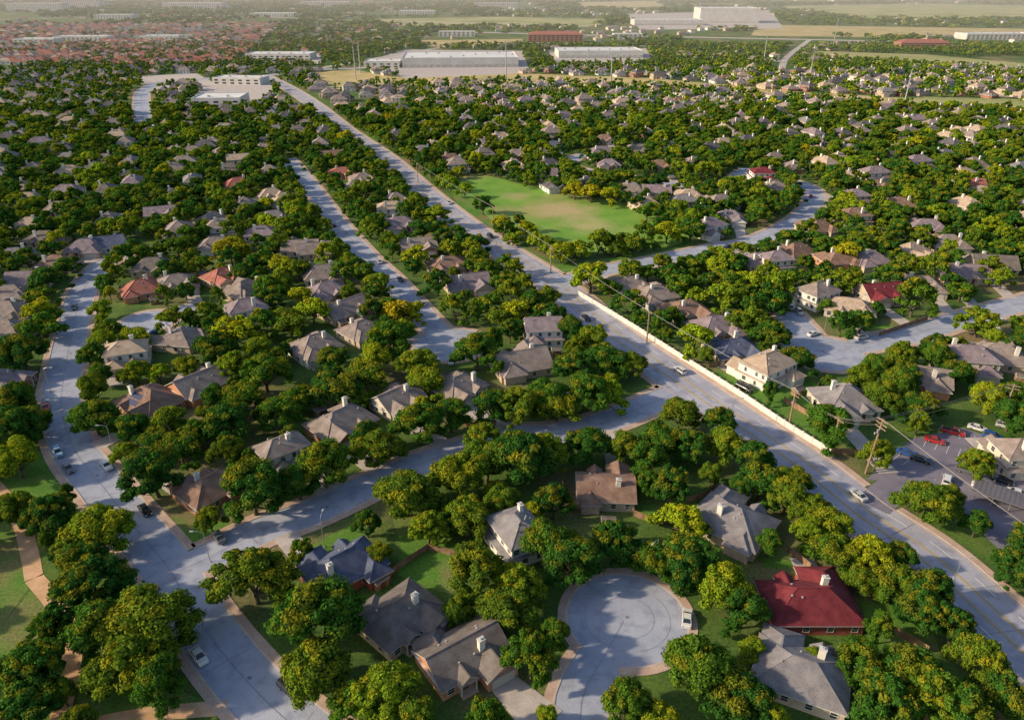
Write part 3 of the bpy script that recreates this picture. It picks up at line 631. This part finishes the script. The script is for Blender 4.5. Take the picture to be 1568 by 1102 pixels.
def vnoise(x,y,sc,seed=0):
    x=x/sc+seed*17.3;y=y/sc+seed*5.1; xi=math.floor(x);yi=math.floor(y);fx=x-xi;fy=y-yi
    h=lambda a,b:((math.sin(a*127.1+b*311.7+seed)*43758.5453)%1)
    fx=fx*fx*(3-2*fx);fy=fy*fy*(3-2*fy)
    return (h(xi,yi)*(1-fx)+h(xi+1,yi)*fx)*(1-fy)+(h(xi,yi+1)*(1-fx)+h(xi+1,yi+1)*fx)*fy
WH=[(705,98,165,100,12,4),(915,86,135,75,10,2),(432,90,100,45,8,0),(588,102,50,40,8,0),(1110,34,170,130,38,-4),(1020,38,190,80,13,0),(340,160,46,40,8,5),(1410,74,90,30,9,0),(850,64,110,30,13,0),(1520,60,140,50,11,0),(250,62,80,36,9,0),(130,62,110,36,8,0),(60,66,80,36,8,0),(700,56,80,30,10,0),(960,60,60,30,10,0),(370,128,60,26,7,-8),(180,30,120,50,14,0),(420,26,150,60,12,0),(640,22,130,60,12,0),(60,18,220,60,30,0),(130,12,160,60,45,0),(300,14,260,70,25,0),(500,10,240,70,20,0),(760,12,200,60,20,0)]
whs=[]
for px,py,w,d,h,yw in WH:
    x,y=S(px,py); whs.append((x,y,w,d,yw))
estate=SP([(-200,100),(-200,40),(430,38),(380,84),(330,100),(180,104)])
def farok(x,y):
    if any(inpoly(x,y,p) for p in tanv+fldv+lotv): return False
    for a,b,w,d,_ in whs:
        if abs(x-a)<w*.6+8 and -d*.6-30<y-b<d*.6+5: return False
    if (np.hypot(HP[:,0]-x,HP[:,1]-y)-HP[:,2]).min()<12: return False
    if y<1600 and roadgap(x,y)<4: return False
    return True
def scatter(name,pts,mats):
    Vs=[];Qs=[];mis=[];tps=[];tin=[];off=0
    for (x,y,s,sz,tint) in pts:
        V,Q,mi,tp=FARV[random.randrange(5)]; a=random.uniform(0,6.28);ca,sa=math.cos(a),math.sin(a)
        W=V*np.array([s,s,sz]); W=np.c_[W[:,0]*ca-W[:,1]*sa+x,W[:,0]*sa+W[:,1]*ca+y,W[:,2]]
        Vs.append(W);Qs.append(Q+off);mis.append(mi);tps.append(tp);tin.append(np.full(len(V),tint));off+=len(V)
    me=quad_mesh(name,np.concatenate(Vs),np.concatenate(Qs),np.concatenate(mis),mats,{'suntop':np.concatenate(tps),'tint':np.concatenate(tin)})
    link(bpy.data.objects.new(name,me))
pts=[]
cell={}
hx=HA[HA[:,1]>650][:,:2]
for _ in range(19000):
    y=math.sqrt(random.uniform(715**2,1500**2)); x=random.uniform(-1,1)*.76*(y*cT+HC*sT)
    r=random.uniform(4.3,6.8)
    if toonear(x,y,r,.73): continue
    if vnoise(x,y,140,1)<.21: continue
    if inpoly(x,y,estate) and random.random()<.5: continue
    if y<1090:
        q=np.abs(hx[:,0]-x); w_=hx[:,1]-y
        if (np.hypot(q,w_)<10).any() or ((q<8)&(w_>0)&(w_<20)).any() and random.random()<.45: continue
    if not farok(x,y): continue
    put(x,y,r); pts.append((x,y,r/5.5,random.uniform(.8,1.1),random.random()))
scatter('distant_woodland',pts,[M['leaf_far'],M['core']])
print('FAR1',len(pts),time.time()-T0)
pts=[]
for _ in range(12000):
    y=math.exp(random.uniform(math.log(1500),math.log(9500))); x=random.uniform(-1,1)*.74*(y*cT)
    if vnoise(x,y*.6,260,3)<.36: continue
    if inpoly(x,y,estate) and random.random()<.65: continue
    if not farok(x,y): continue
    s=random.uniform(1.3,3.0)*(y/2200)**.75
    pts.append((x,y,s,random.uniform(.75,1.1)*min(1.6,1+(y-1500)/6000),random.random()*.95))
scatter('distant_tree_belt',pts,[M['leaf_far'],M['core']])
dh={}
for k in ('rust','mauve','tan','taupe','brown'): dh[k]=MB()
cnt=0
for _ in range(9000):
    if random.random()<.55:
        y=math.exp(random.uniform(math.log(1050),math.log(2600))); x=-y*random.uniform(.28,.72)
        if not inpoly(x,y,estate): continue
        left=True
    else:
        y=math.exp(random.uniform(math.log(1150),math.log(7500))); x=random.uniform(-1,1)*.74*(y*cT); left=x<-.12*y
        n=vnoise(x,y,200,7)
        if n<(.3 if left else .54): continue
    if not farok(x,y): continue
    k=random.choice(['rust','rust','rust','brown','tan','mauve'] if left else ['mauve','taupe','tan','taupe']); mb=dh[k]
    sc=1+max(0,(y-2500))/3000; w=random.uniform(13,21)*sc; d=random.uniform(10,13)*sc; h=random.choice([3,6,6]); a=random.choice([.2,.2+math.pi/2])
    t=MB(); t.box('wall_'+random.choice(['cream','white','tan']),(0,0,h/2),(w,d,h)); hip(t,-w/2,w/2,-d/2,d/2,h+.02,.5,.5,'hip','roof_'+k,'wall_tan')
    for q in(-.3,0,.3): t.box('glass',(w*q,-d/2-.03,h*.5),(1.6,.08,1.4))
    ca,sa=math.cos(a),math.sin(a)
    for kk,(v,f) in t.p.items(): mb.add(kk,[(x+p[0]*ca-p[1]*sa,y+p[0]*sa+p[1]*ca,p[2]) for p in v],f)
    cnt+=1
    if cnt>2300: break
for k,mb in dh.items():
    if mb.p: mb.obj('distant_housing_estate')
print('dist housing',cnt,time.time()-T0)
# ---------------------------------------------------------------- large commercial buildings
for k,((x,y,w,d,yw),(px,py,_,_,h,_)) in enumerate(zip(whs,WH)):
    mb=MB(); wk='whwall'
    if k in(7,8): wk='wall_brick'
    mb.box(wk,(0,0,h/2),(w,d,h)); mb.box('whroof',(0,0,h+.05),(w-1.4,d-1.4,.1))
    for s in(-1,1):
        mb.box(wk,(0,s*(d/2-.3),h+.5),(w,.5,1)); mb.box(wk,(s*(w/2-.3),0,h+.5),(.5,d-1.2,1))
    n=int(w/9)
    for j in range(n):
        xx=-w/2+w*(j+.5)/n
        if k in(0,1,4,5): mb.box('garage',(xx,-d/2-.06,2),(4,.12,4)); mb.box('trim',(xx,-d/2-.6,4.4),(5,1.2,.25))
        else:
            for z in np.arange(1.8,h-.8,3.2): mb.box('glass',(xx,-d/2-.06,z),(4.5,.12,1.6))
        if j%2: mb.box('vent',(xx,random.uniform(-.35,.35)*d,h+.9),(2.6,2,1.6))
    if k in(7,8):
        hip(mb,-w/2,w/2,-d/2,d/2,h+1.1,.35,.6,'hip','roof_rust','wall_brick')
    mb.parented('warehouse' if k not in(7,8) else 'apartment_building',(x,y,0),math.radians(yw),lambda q:{'whwall':'walls','whroof':'roof','garage':'dock_doors','vent':'rooftop_units','glass':'windows','trim':'dock_canopies','wall_brick':'walls'}.get(q,q))
# ---------------------------------------------------------------- cars
PAINT={'white':(.75,.75,.75),'silver':(.5,.52,.54),'black':(.02,.02,.025),'blue':(.03,.10,.35),'red':(.45,.02,.02),'grey':(.14,.15,.17),'sky':(.25,.42,.6)}
for k,c in PAINT.items(): M['paint_'+k]=pmat('car_paint_'+k,c,.25,.1,.5,.6)
M['tyre']=pmat('tyre_rubber',(.02,.02,.02),.8); M['tail']=pmat('tail_light',(.4,.01,.01),.3); M['head']=pmat('head_light',(.8,.8,.75),.2)
def carmb(paint,kind='sedan'):
    mb=MB(); pk='paint_'+paint
    W=.9
    if kind=='suv': roofz=1.72; st=[(-2.3,.95),(-2.25,1.08),(-.6,1.1),(.95,1.05),(2.1,.95),(2.35,.7)]
    elif kind=='van': st=[(-2.6,1.1),(-2.55,1.2),(0,1.2),(1.6,1.15),(2.3,.95),(2.6,.7)]; roofz=2.1
    else: st=[(-2.35,.8),(-2.2,.95),(-1.3,.98),(.9,.95),(2.05,.82),(2.35,.6)]; roofz=1.42
    if kind=='pickup': st=[(-2.8,1.05),(-2.75,1.08),(-.4,1.08),(1.0,1.1),(2.4,1.0),(2.75,.7)]; roofz=1.8
    rings=[]
    for i,(x,zb) in enumerate(st):
        w=W*(.86 if i in(0,len(st)-1) else 1.0); 
        rings.append([(x,-w*.92,.25),(x,-w,.45),(x,-w,zb-.15),(x,-w*.9,zb),(x,w*.9,zb),(x,w,zb-.15),(x,w,.45),(x,w*.92,.25)])
    V=[p for r_ in rings for p in r_]; n=8; Fs=[]
    for i in range(len(rings)-1):
        for j in range(n): Fs.append((i*n+j,i*n+(j+1)%n,(i+1)*n+(j+1)%n,(i+1)*n+j))
    Fs+= [tuple(range(n-1,-1,-1)),tuple((len(rings)-1)*n+j for j in range(n))]
    mb.add(pk,V,Fs)
    a={'sedan':(-1.75,-.95,.25,1.15),'suv':(-2.2,-1.95,.35,1.15),'van':(-2.5,-2.35,1.0,1.75),'pickup':(-.55,-.35,.7,1.35)}[kind]
    zb=min(z for x,z in st if -2<x<1.2)-.02 if kind!='pickup' else 1.06
    b=[(a[0],-W*.86,zb),(a[3],-W*.86,zb),(a[3],W*.86,zb),(a[0],W*.86,zb),(a[1],-W*.7,roofz-.06),(a[2],-W*.7,roofz-.06),(a[2],W*.7,roofz-.06),(a[1],W*.7,roofz-.06)]
    mb.add('glass',b,[(4,5,6,7),(0,1,5,4),(1,2,6,5),(2,3,7,6),(3,0,4,7)])
    mb.box(pk,((a[1]+a[2])/2,0,roofz-.02),(a[2]-a[1]+.12,W*1.46,.09))
    for s in(-1,1):
        xm=(a[1]+a[2])/2; mb.cyl(pk,(xm,s*W*.87,zb),(xm,s*W*.71,roofz-.04),.05,.05,4)
        for q0,q1 in((a[0],a[1]),(a[3],a[2])): mb.cyl(pk,(q0,s*W*.86,zb),(q1,s*W*.7,roofz-.04),.05,.05,4)
        mb.box(pk,(a[3]-.35,s*(W+.1),zb+.05),(.16,.16,.12))
    if kind=='pickup': mb.box('tyre',(-1.65,0,1.09),(1.9,1.4,.03))
    xe=st[-1][0]
    for s in(-1,1):
        mb.box('head',(xe-.02,s*.6,.58),(.08,.34,.14)); mb.box('tail',(st[0][0]+.01,s*.65,.72),(.06,.28,.16))
        for xx in(-1.4,1.4):
            mb.cyl('tyre',(xx,s*(W-.2),.33),(xx,s*(W+.02),.33),.33,.33,14); mb.cyl('steel',(xx,s*(W+.021),.33),(xx,s*(W+.04),.33),.19,.17,10)
    return mb
cn=lambda k:{'glass':'windows','tyre':'wheels','steel':'wheel_rims','head':'headlights','tail':'tail_lights'}.get(k,'body')
cache={}
def car(px,py,paint,kind='sedan',yaw=None,off=None,onlot=False):
    x,y=S(px,py,.6)
    if yaw is None:
        P,ta,dd,ri=nearest(x,y); yaw=ta+(math.pi if random.random()<.5 else 0)
        w=roads[ri][2]
        if off is not None:
            x,y=P+np.array([-math.sin(ta),math.cos(ta)])*off
        elif dd<w/2+2.5 and not onlot:
            v=np.array([x,y])-P; v/=np.linalg.norm(v)+1e-6; x,y=P+v*(w/2-1.2)
    key=(paint,kind)
    if key not in cache:
        mb=carmb(paint,kind); g_={}
        for k in mb.p: g_.setdefault(cn(k),[]).append(k)
        cache[key]={nm:mb.mesh(nm,ks) for nm,ks in g_.items()}
    e=link(bpy.data.objects.new({'sedan':'parked_car','suv':'parked_suv','van':'delivery_van','pickup':'pickup_truck'}[kind] if off is None else 'moving_car',None))
    e.location=(x,y,.12 if not onlot else .05); e.rotation_euler=(0,0,yaw); e.scale=(1.05,1.05,1.05)
    for nm,me in cache[key].items(): c=link(bpy.data.objects.new(nm,me)); c.parent=e
R_=math.radians
for c in [(94,690,'sky','suv'),(112,715,'grey'),(70,622,'red'),(68,642,'grey'),(222,781,'black'),(262,928,'sky','suv'),(316,1000,'white'),(445,1052,'black','suv'),(240,508,'blue','sedan',R_(20)),(1052,946,'white','sedan',R_(75)),
 (1222,478,'silver','suv'),(1213,470,'white','suv',R_(60)),(1245,511,'white','sedan',R_(30)),(1105,378,'black','suv'),(690,553,'white','sedan',R_(100)),(608,428,'black'),(470,285,'white'),(515,345,'black'),(1246,302,'red'),(1216,582,'blue','sedan',R_(30)),
 (1530,492,'white'),(575,400,'silver'),(1330,520,'silver','suv'),(118,465,'black'),(335,822,'grey','sedan',R_(130)),(150,720,'white'),(640,468,'white','suv'),(1180,372,'white')]: car(*c)
for px,py,p_,k_,o_ in [(1012,575,'white','suv',-3.2),(913,485,'black','sedan',3.2),(792,403,'white','sedan',3.2),(665,312,'silver','sedan',-5.8),(600,243,'white','sedan',3.2),(1440,868,'grey','sedan',5.8),(1130,645,'white','van',5.6),(740,365,'black','suv',-3.2),(1300,765,'silver','sedan',-3.2)]: car(px,py,p_,k_,None,o_)
car(1140,594,'black','van',R_(-55),onlot=True)
for c in [(1388,693,'blue','sedan',R_(-35)),(1432,674,'red','sedan',R_(-30)),(1460,661,'red','pickup',R_(-30)),(1497,655,'white','sedan',R_(-35)),(1540,652,'silver','suv',R_(-35)),(1410,703,'black','sedan',R_(-35)),(1480,720,'grey','suv',R_(-35)),(1505,745,'white','sedan',R_(-35)),(1520,668,'blue','suv',R_(-35)),(1450,735,'white','suv',R_(55)),(1535,735,'black','sedan',R_(-35)),(1560,755,'white','sedan',R_(-35))]: car(*c,onlot=True)
# ---------------------------------------------------------------- carport, utility poles, lamps
x,y=S(1545,775); mb=MB(); mb.box('cansteel',(0,0,2.7),(16,6,.18)); mb.box('cansteel',(0,-3.05,2.65),(16,.08,.35)); mb.box('cansteel',(0,3.05,2.65),(16,.08,.35))
for i in range(5):
    for s in(-1,1): mb.box('steel',(-7+3.5*i,s*2.4,1.3),(.15,.15,2.6))
for k in range(16): mb.box('cansteel',(-7.5+k,0,2.82),(.08,6,.06))
mb.parented('carport',(x,y,0),R_(-38),lambda k:{'steel':'posts','cansteel':'canopy'}.get(k,k))
def upole(px,py,h,arms=2,lean=0,yaw=0,tr=True):
    x,y=S(px,py); mb=MB(); mb.cyl('pole',(0,0,-.2),(lean,0,h),.27,.18,10)
    for i in range(arms):
        z=h-.5-i*1.0; mb.box('pole',(lean*z/h,0,z),(.16,3.4,.2))
        for q in(-1.2,-.5,.5,1.2): mb.cyl('steel',(lean*z/h,q,z+.05),(lean*z/h,q,z+.35),.07,.05,6)
    if tr: mb.cyl('steel',(.35,0,h-3.9),(.35,0,h-2.9),.28,.28,12); mb.box('steel',(.1,.45,h-4.2),(.3,.4,.5))
    for z in np.arange(2.2,h-4,1): mb.box('steel',(0,.2,z),(.04,.2,.04))
    mb.parented('utility_pole',(x,y,0),yaw,lambda k:{'pole':'timber_pole_and_crossarms','steel':'insulators_and_transformer'}[k])
    return (x,y,h,yaw,lean)
UP=[upole(1325,725,16,3,1.0,R_(20)),upole(1207,655,12,2,0,R_(20)),upole(1272,695,11,1,0,R_(20)),upole(843,418,12,2,0,R_(20)),upole(990,525,12,1,0,R_(20),False),upole(755,352,12,1,0,R_(20),False),upole(640,280,12,1,0,R_(20),False),upole(1535,640,11,2,0,R_(60))]
def wire(a,b,dz=0,dy=0,sag=.8):
    cu=bpy.data.curves.new('power_line','CURVE'); cu.dimensions='3D'; cu.bevel_depth=.03; sp=cu.splines.new('POLY'); sp.points.add(12)
    ya,yb=a[3]+math.pi/2,b[3]+math.pi/2
    A=Vector((a[0]+math.cos(ya)*dy+a[4],a[1]+math.sin(ya)*dy,a[2]-.15+dz));B=Vector((b[0]+math.cos(yb)*dy+b[4],b[1]+math.sin(yb)*dy,b[2]-.15+dz))
    for i in range(13):
        t=i/12; p=A.lerp(B,t); sp.points[i].co=(p.x,p.y,p.z-4*sag*t*(1-t),1)
    cu.materials.append(M['wire']); link(bpy.data.objects.new('power_line',cu))
for a,b in((0,2),(2,1),(1,4),(4,3),(3,5),(5,6),(0,7)):
    for dy in(-1.2,0.5,1.2): wire(UP[a],UP[b],0,dy)
far=S(1700,990); far=(far[0],far[1],12,R_(20),0)
for dy in(-1.2,.5,1.2): wire(UP[0],far,0,dy)
def lamp(px,py,yaw,h=8):
    x,y=S(px,py); mb=MB(); mb.cyl('steel',(0,0,0),(0,0,h),.1,.06,8); mb.cyl('steel',(0,0,h-.1),(1.0,0,h+.35),.05,.05,6); mb.cyl('steel',(1.0,0,h+.35),(2.1,0,h+.35),.05,.05,6)
    mb.box('vent',(2.4,0,h+.33),(.8,.32,.16)); mb.cyl('concrete',(0,0,0),(0,0,.2),.22,.2,10)
    mb.parented('street_lamp',(x,y,0),yaw,lambda k:{'steel':'pole_and_arm','vent':'lamp_head','concrete':'base'}[k])
for a in [(175,692,R_(180)),(497,838,R_(90)),(1003,870,R_(230)),(322,860,R_(180)),(1118,650,R_(10)),(1455,905,R_(20)),(1060,372,R_(270)),(600,460,R_(0)),(760,385,R_(0)),(1260,515,R_(-60)),(855,640,R_(0)),(78,600,0)]: lamp(*a)
def mono(px,py,h):
    x,y=S(px,py); mb=MB(); mb.cyl('steel',(0,0,0),(0,0,h),.9,.45,10)
    for k in range(3):
        for s in(-1,1): mb.cyl('steel',(0,0,h-1.5-4*k),(s*3.5,0,h-.8-4*k),.2,.12,6); mb.cyl('glass',(s*3.4,0,h-2.6-4*k),(s*3.4,0,h-.8-4*k),.1,.1,6)
    mb.parented('transmission_pylon',(x,y,0),R_(20),lambda k:{'steel':'mast_and_arms','glass':'insulators'}[k])
for a in [(545,122,38),(552,112,38),(775,122,42),(935,132,36),(1385,158,32),(1240,120,30),(1170,90,34),(145,60,60),(1278,60,40)]: mono(*a)
# ---------------------------------------------------------------- distance haze: a real layer of thin air beyond the neighbourhood
hz=MB(); hz.box('haze',(0,5700,130),(16000,9400,250)); hm=bpy.data.materials.new('haze_air'); hm.use_nodes=True; nt=hm.node_tree; nt.nodes.clear()
o_=nt.nodes.new('ShaderNodeOutputMaterial'); vs=nt.nodes.new('ShaderNodeVolumeScatter'); vs.inputs['Density'].default_value=.00019; vs.inputs['Color'].default_value=(1,.92,.92,1); vs.inputs['Anisotropy'].default_value=0
nt.links.new(vs.outputs[0],o_.inputs['Volume']); M['haze']=hm; hz.obj('atmospheric_haze')
# ---------------------------------------------------------------- light, sky, camera
SUN_AZ=math.radians(-98)
SUN_EL=math.radians(26)
w=bpy.data.worlds.new('World'); scene.world=w; w.use_nodes=True; nt=w.node_tree
bg=nt.nodes['Background']; sk=nt.nodes.new('ShaderNodeTexSky'); sk.sky_type='NISHITA'; sk.sun_disc=False
sk.sun_elevation=SUN_EL; sk.sun_rotation=SUN_AZ; sk.air_density=1.1; sk.dust_density=2.0
nt.links.new(sk.outputs[0],bg.inputs[0]); bg.inputs[1].default_value=.15
sd=bpy.data.lights.new('sun','SUN'); sd.energy=5.0; sd.angle=math.radians(2); sd.color=(1,.80,.53)
so=link(bpy.data.objects.new('sun',sd)); dvec=Vector((math.sin(SUN_AZ)*math.cos(SUN_EL),math.cos(SUN_AZ)*math.cos(SUN_EL),math.sin(SUN_EL)))
so.rotation_euler=dvec.to_track_quat('Z','Y').to_euler()
cam=bpy.data.cameras.new('camera'); co=link(bpy.data.objects.new('camera',cam)); co.location=(0,0,HC); co.rotation_euler=(math.pi/2-TH,0,0)
cam.sensor_width=36; cam.lens=FO/1568*36; cam.clip_end=30000; cam.clip_start=1
scene.camera=co
scene.view_settings.view_transform='Standard'; scene.view_settings.look='None'; scene.view_settings.exposure=0
print('script',time.time()-T0)
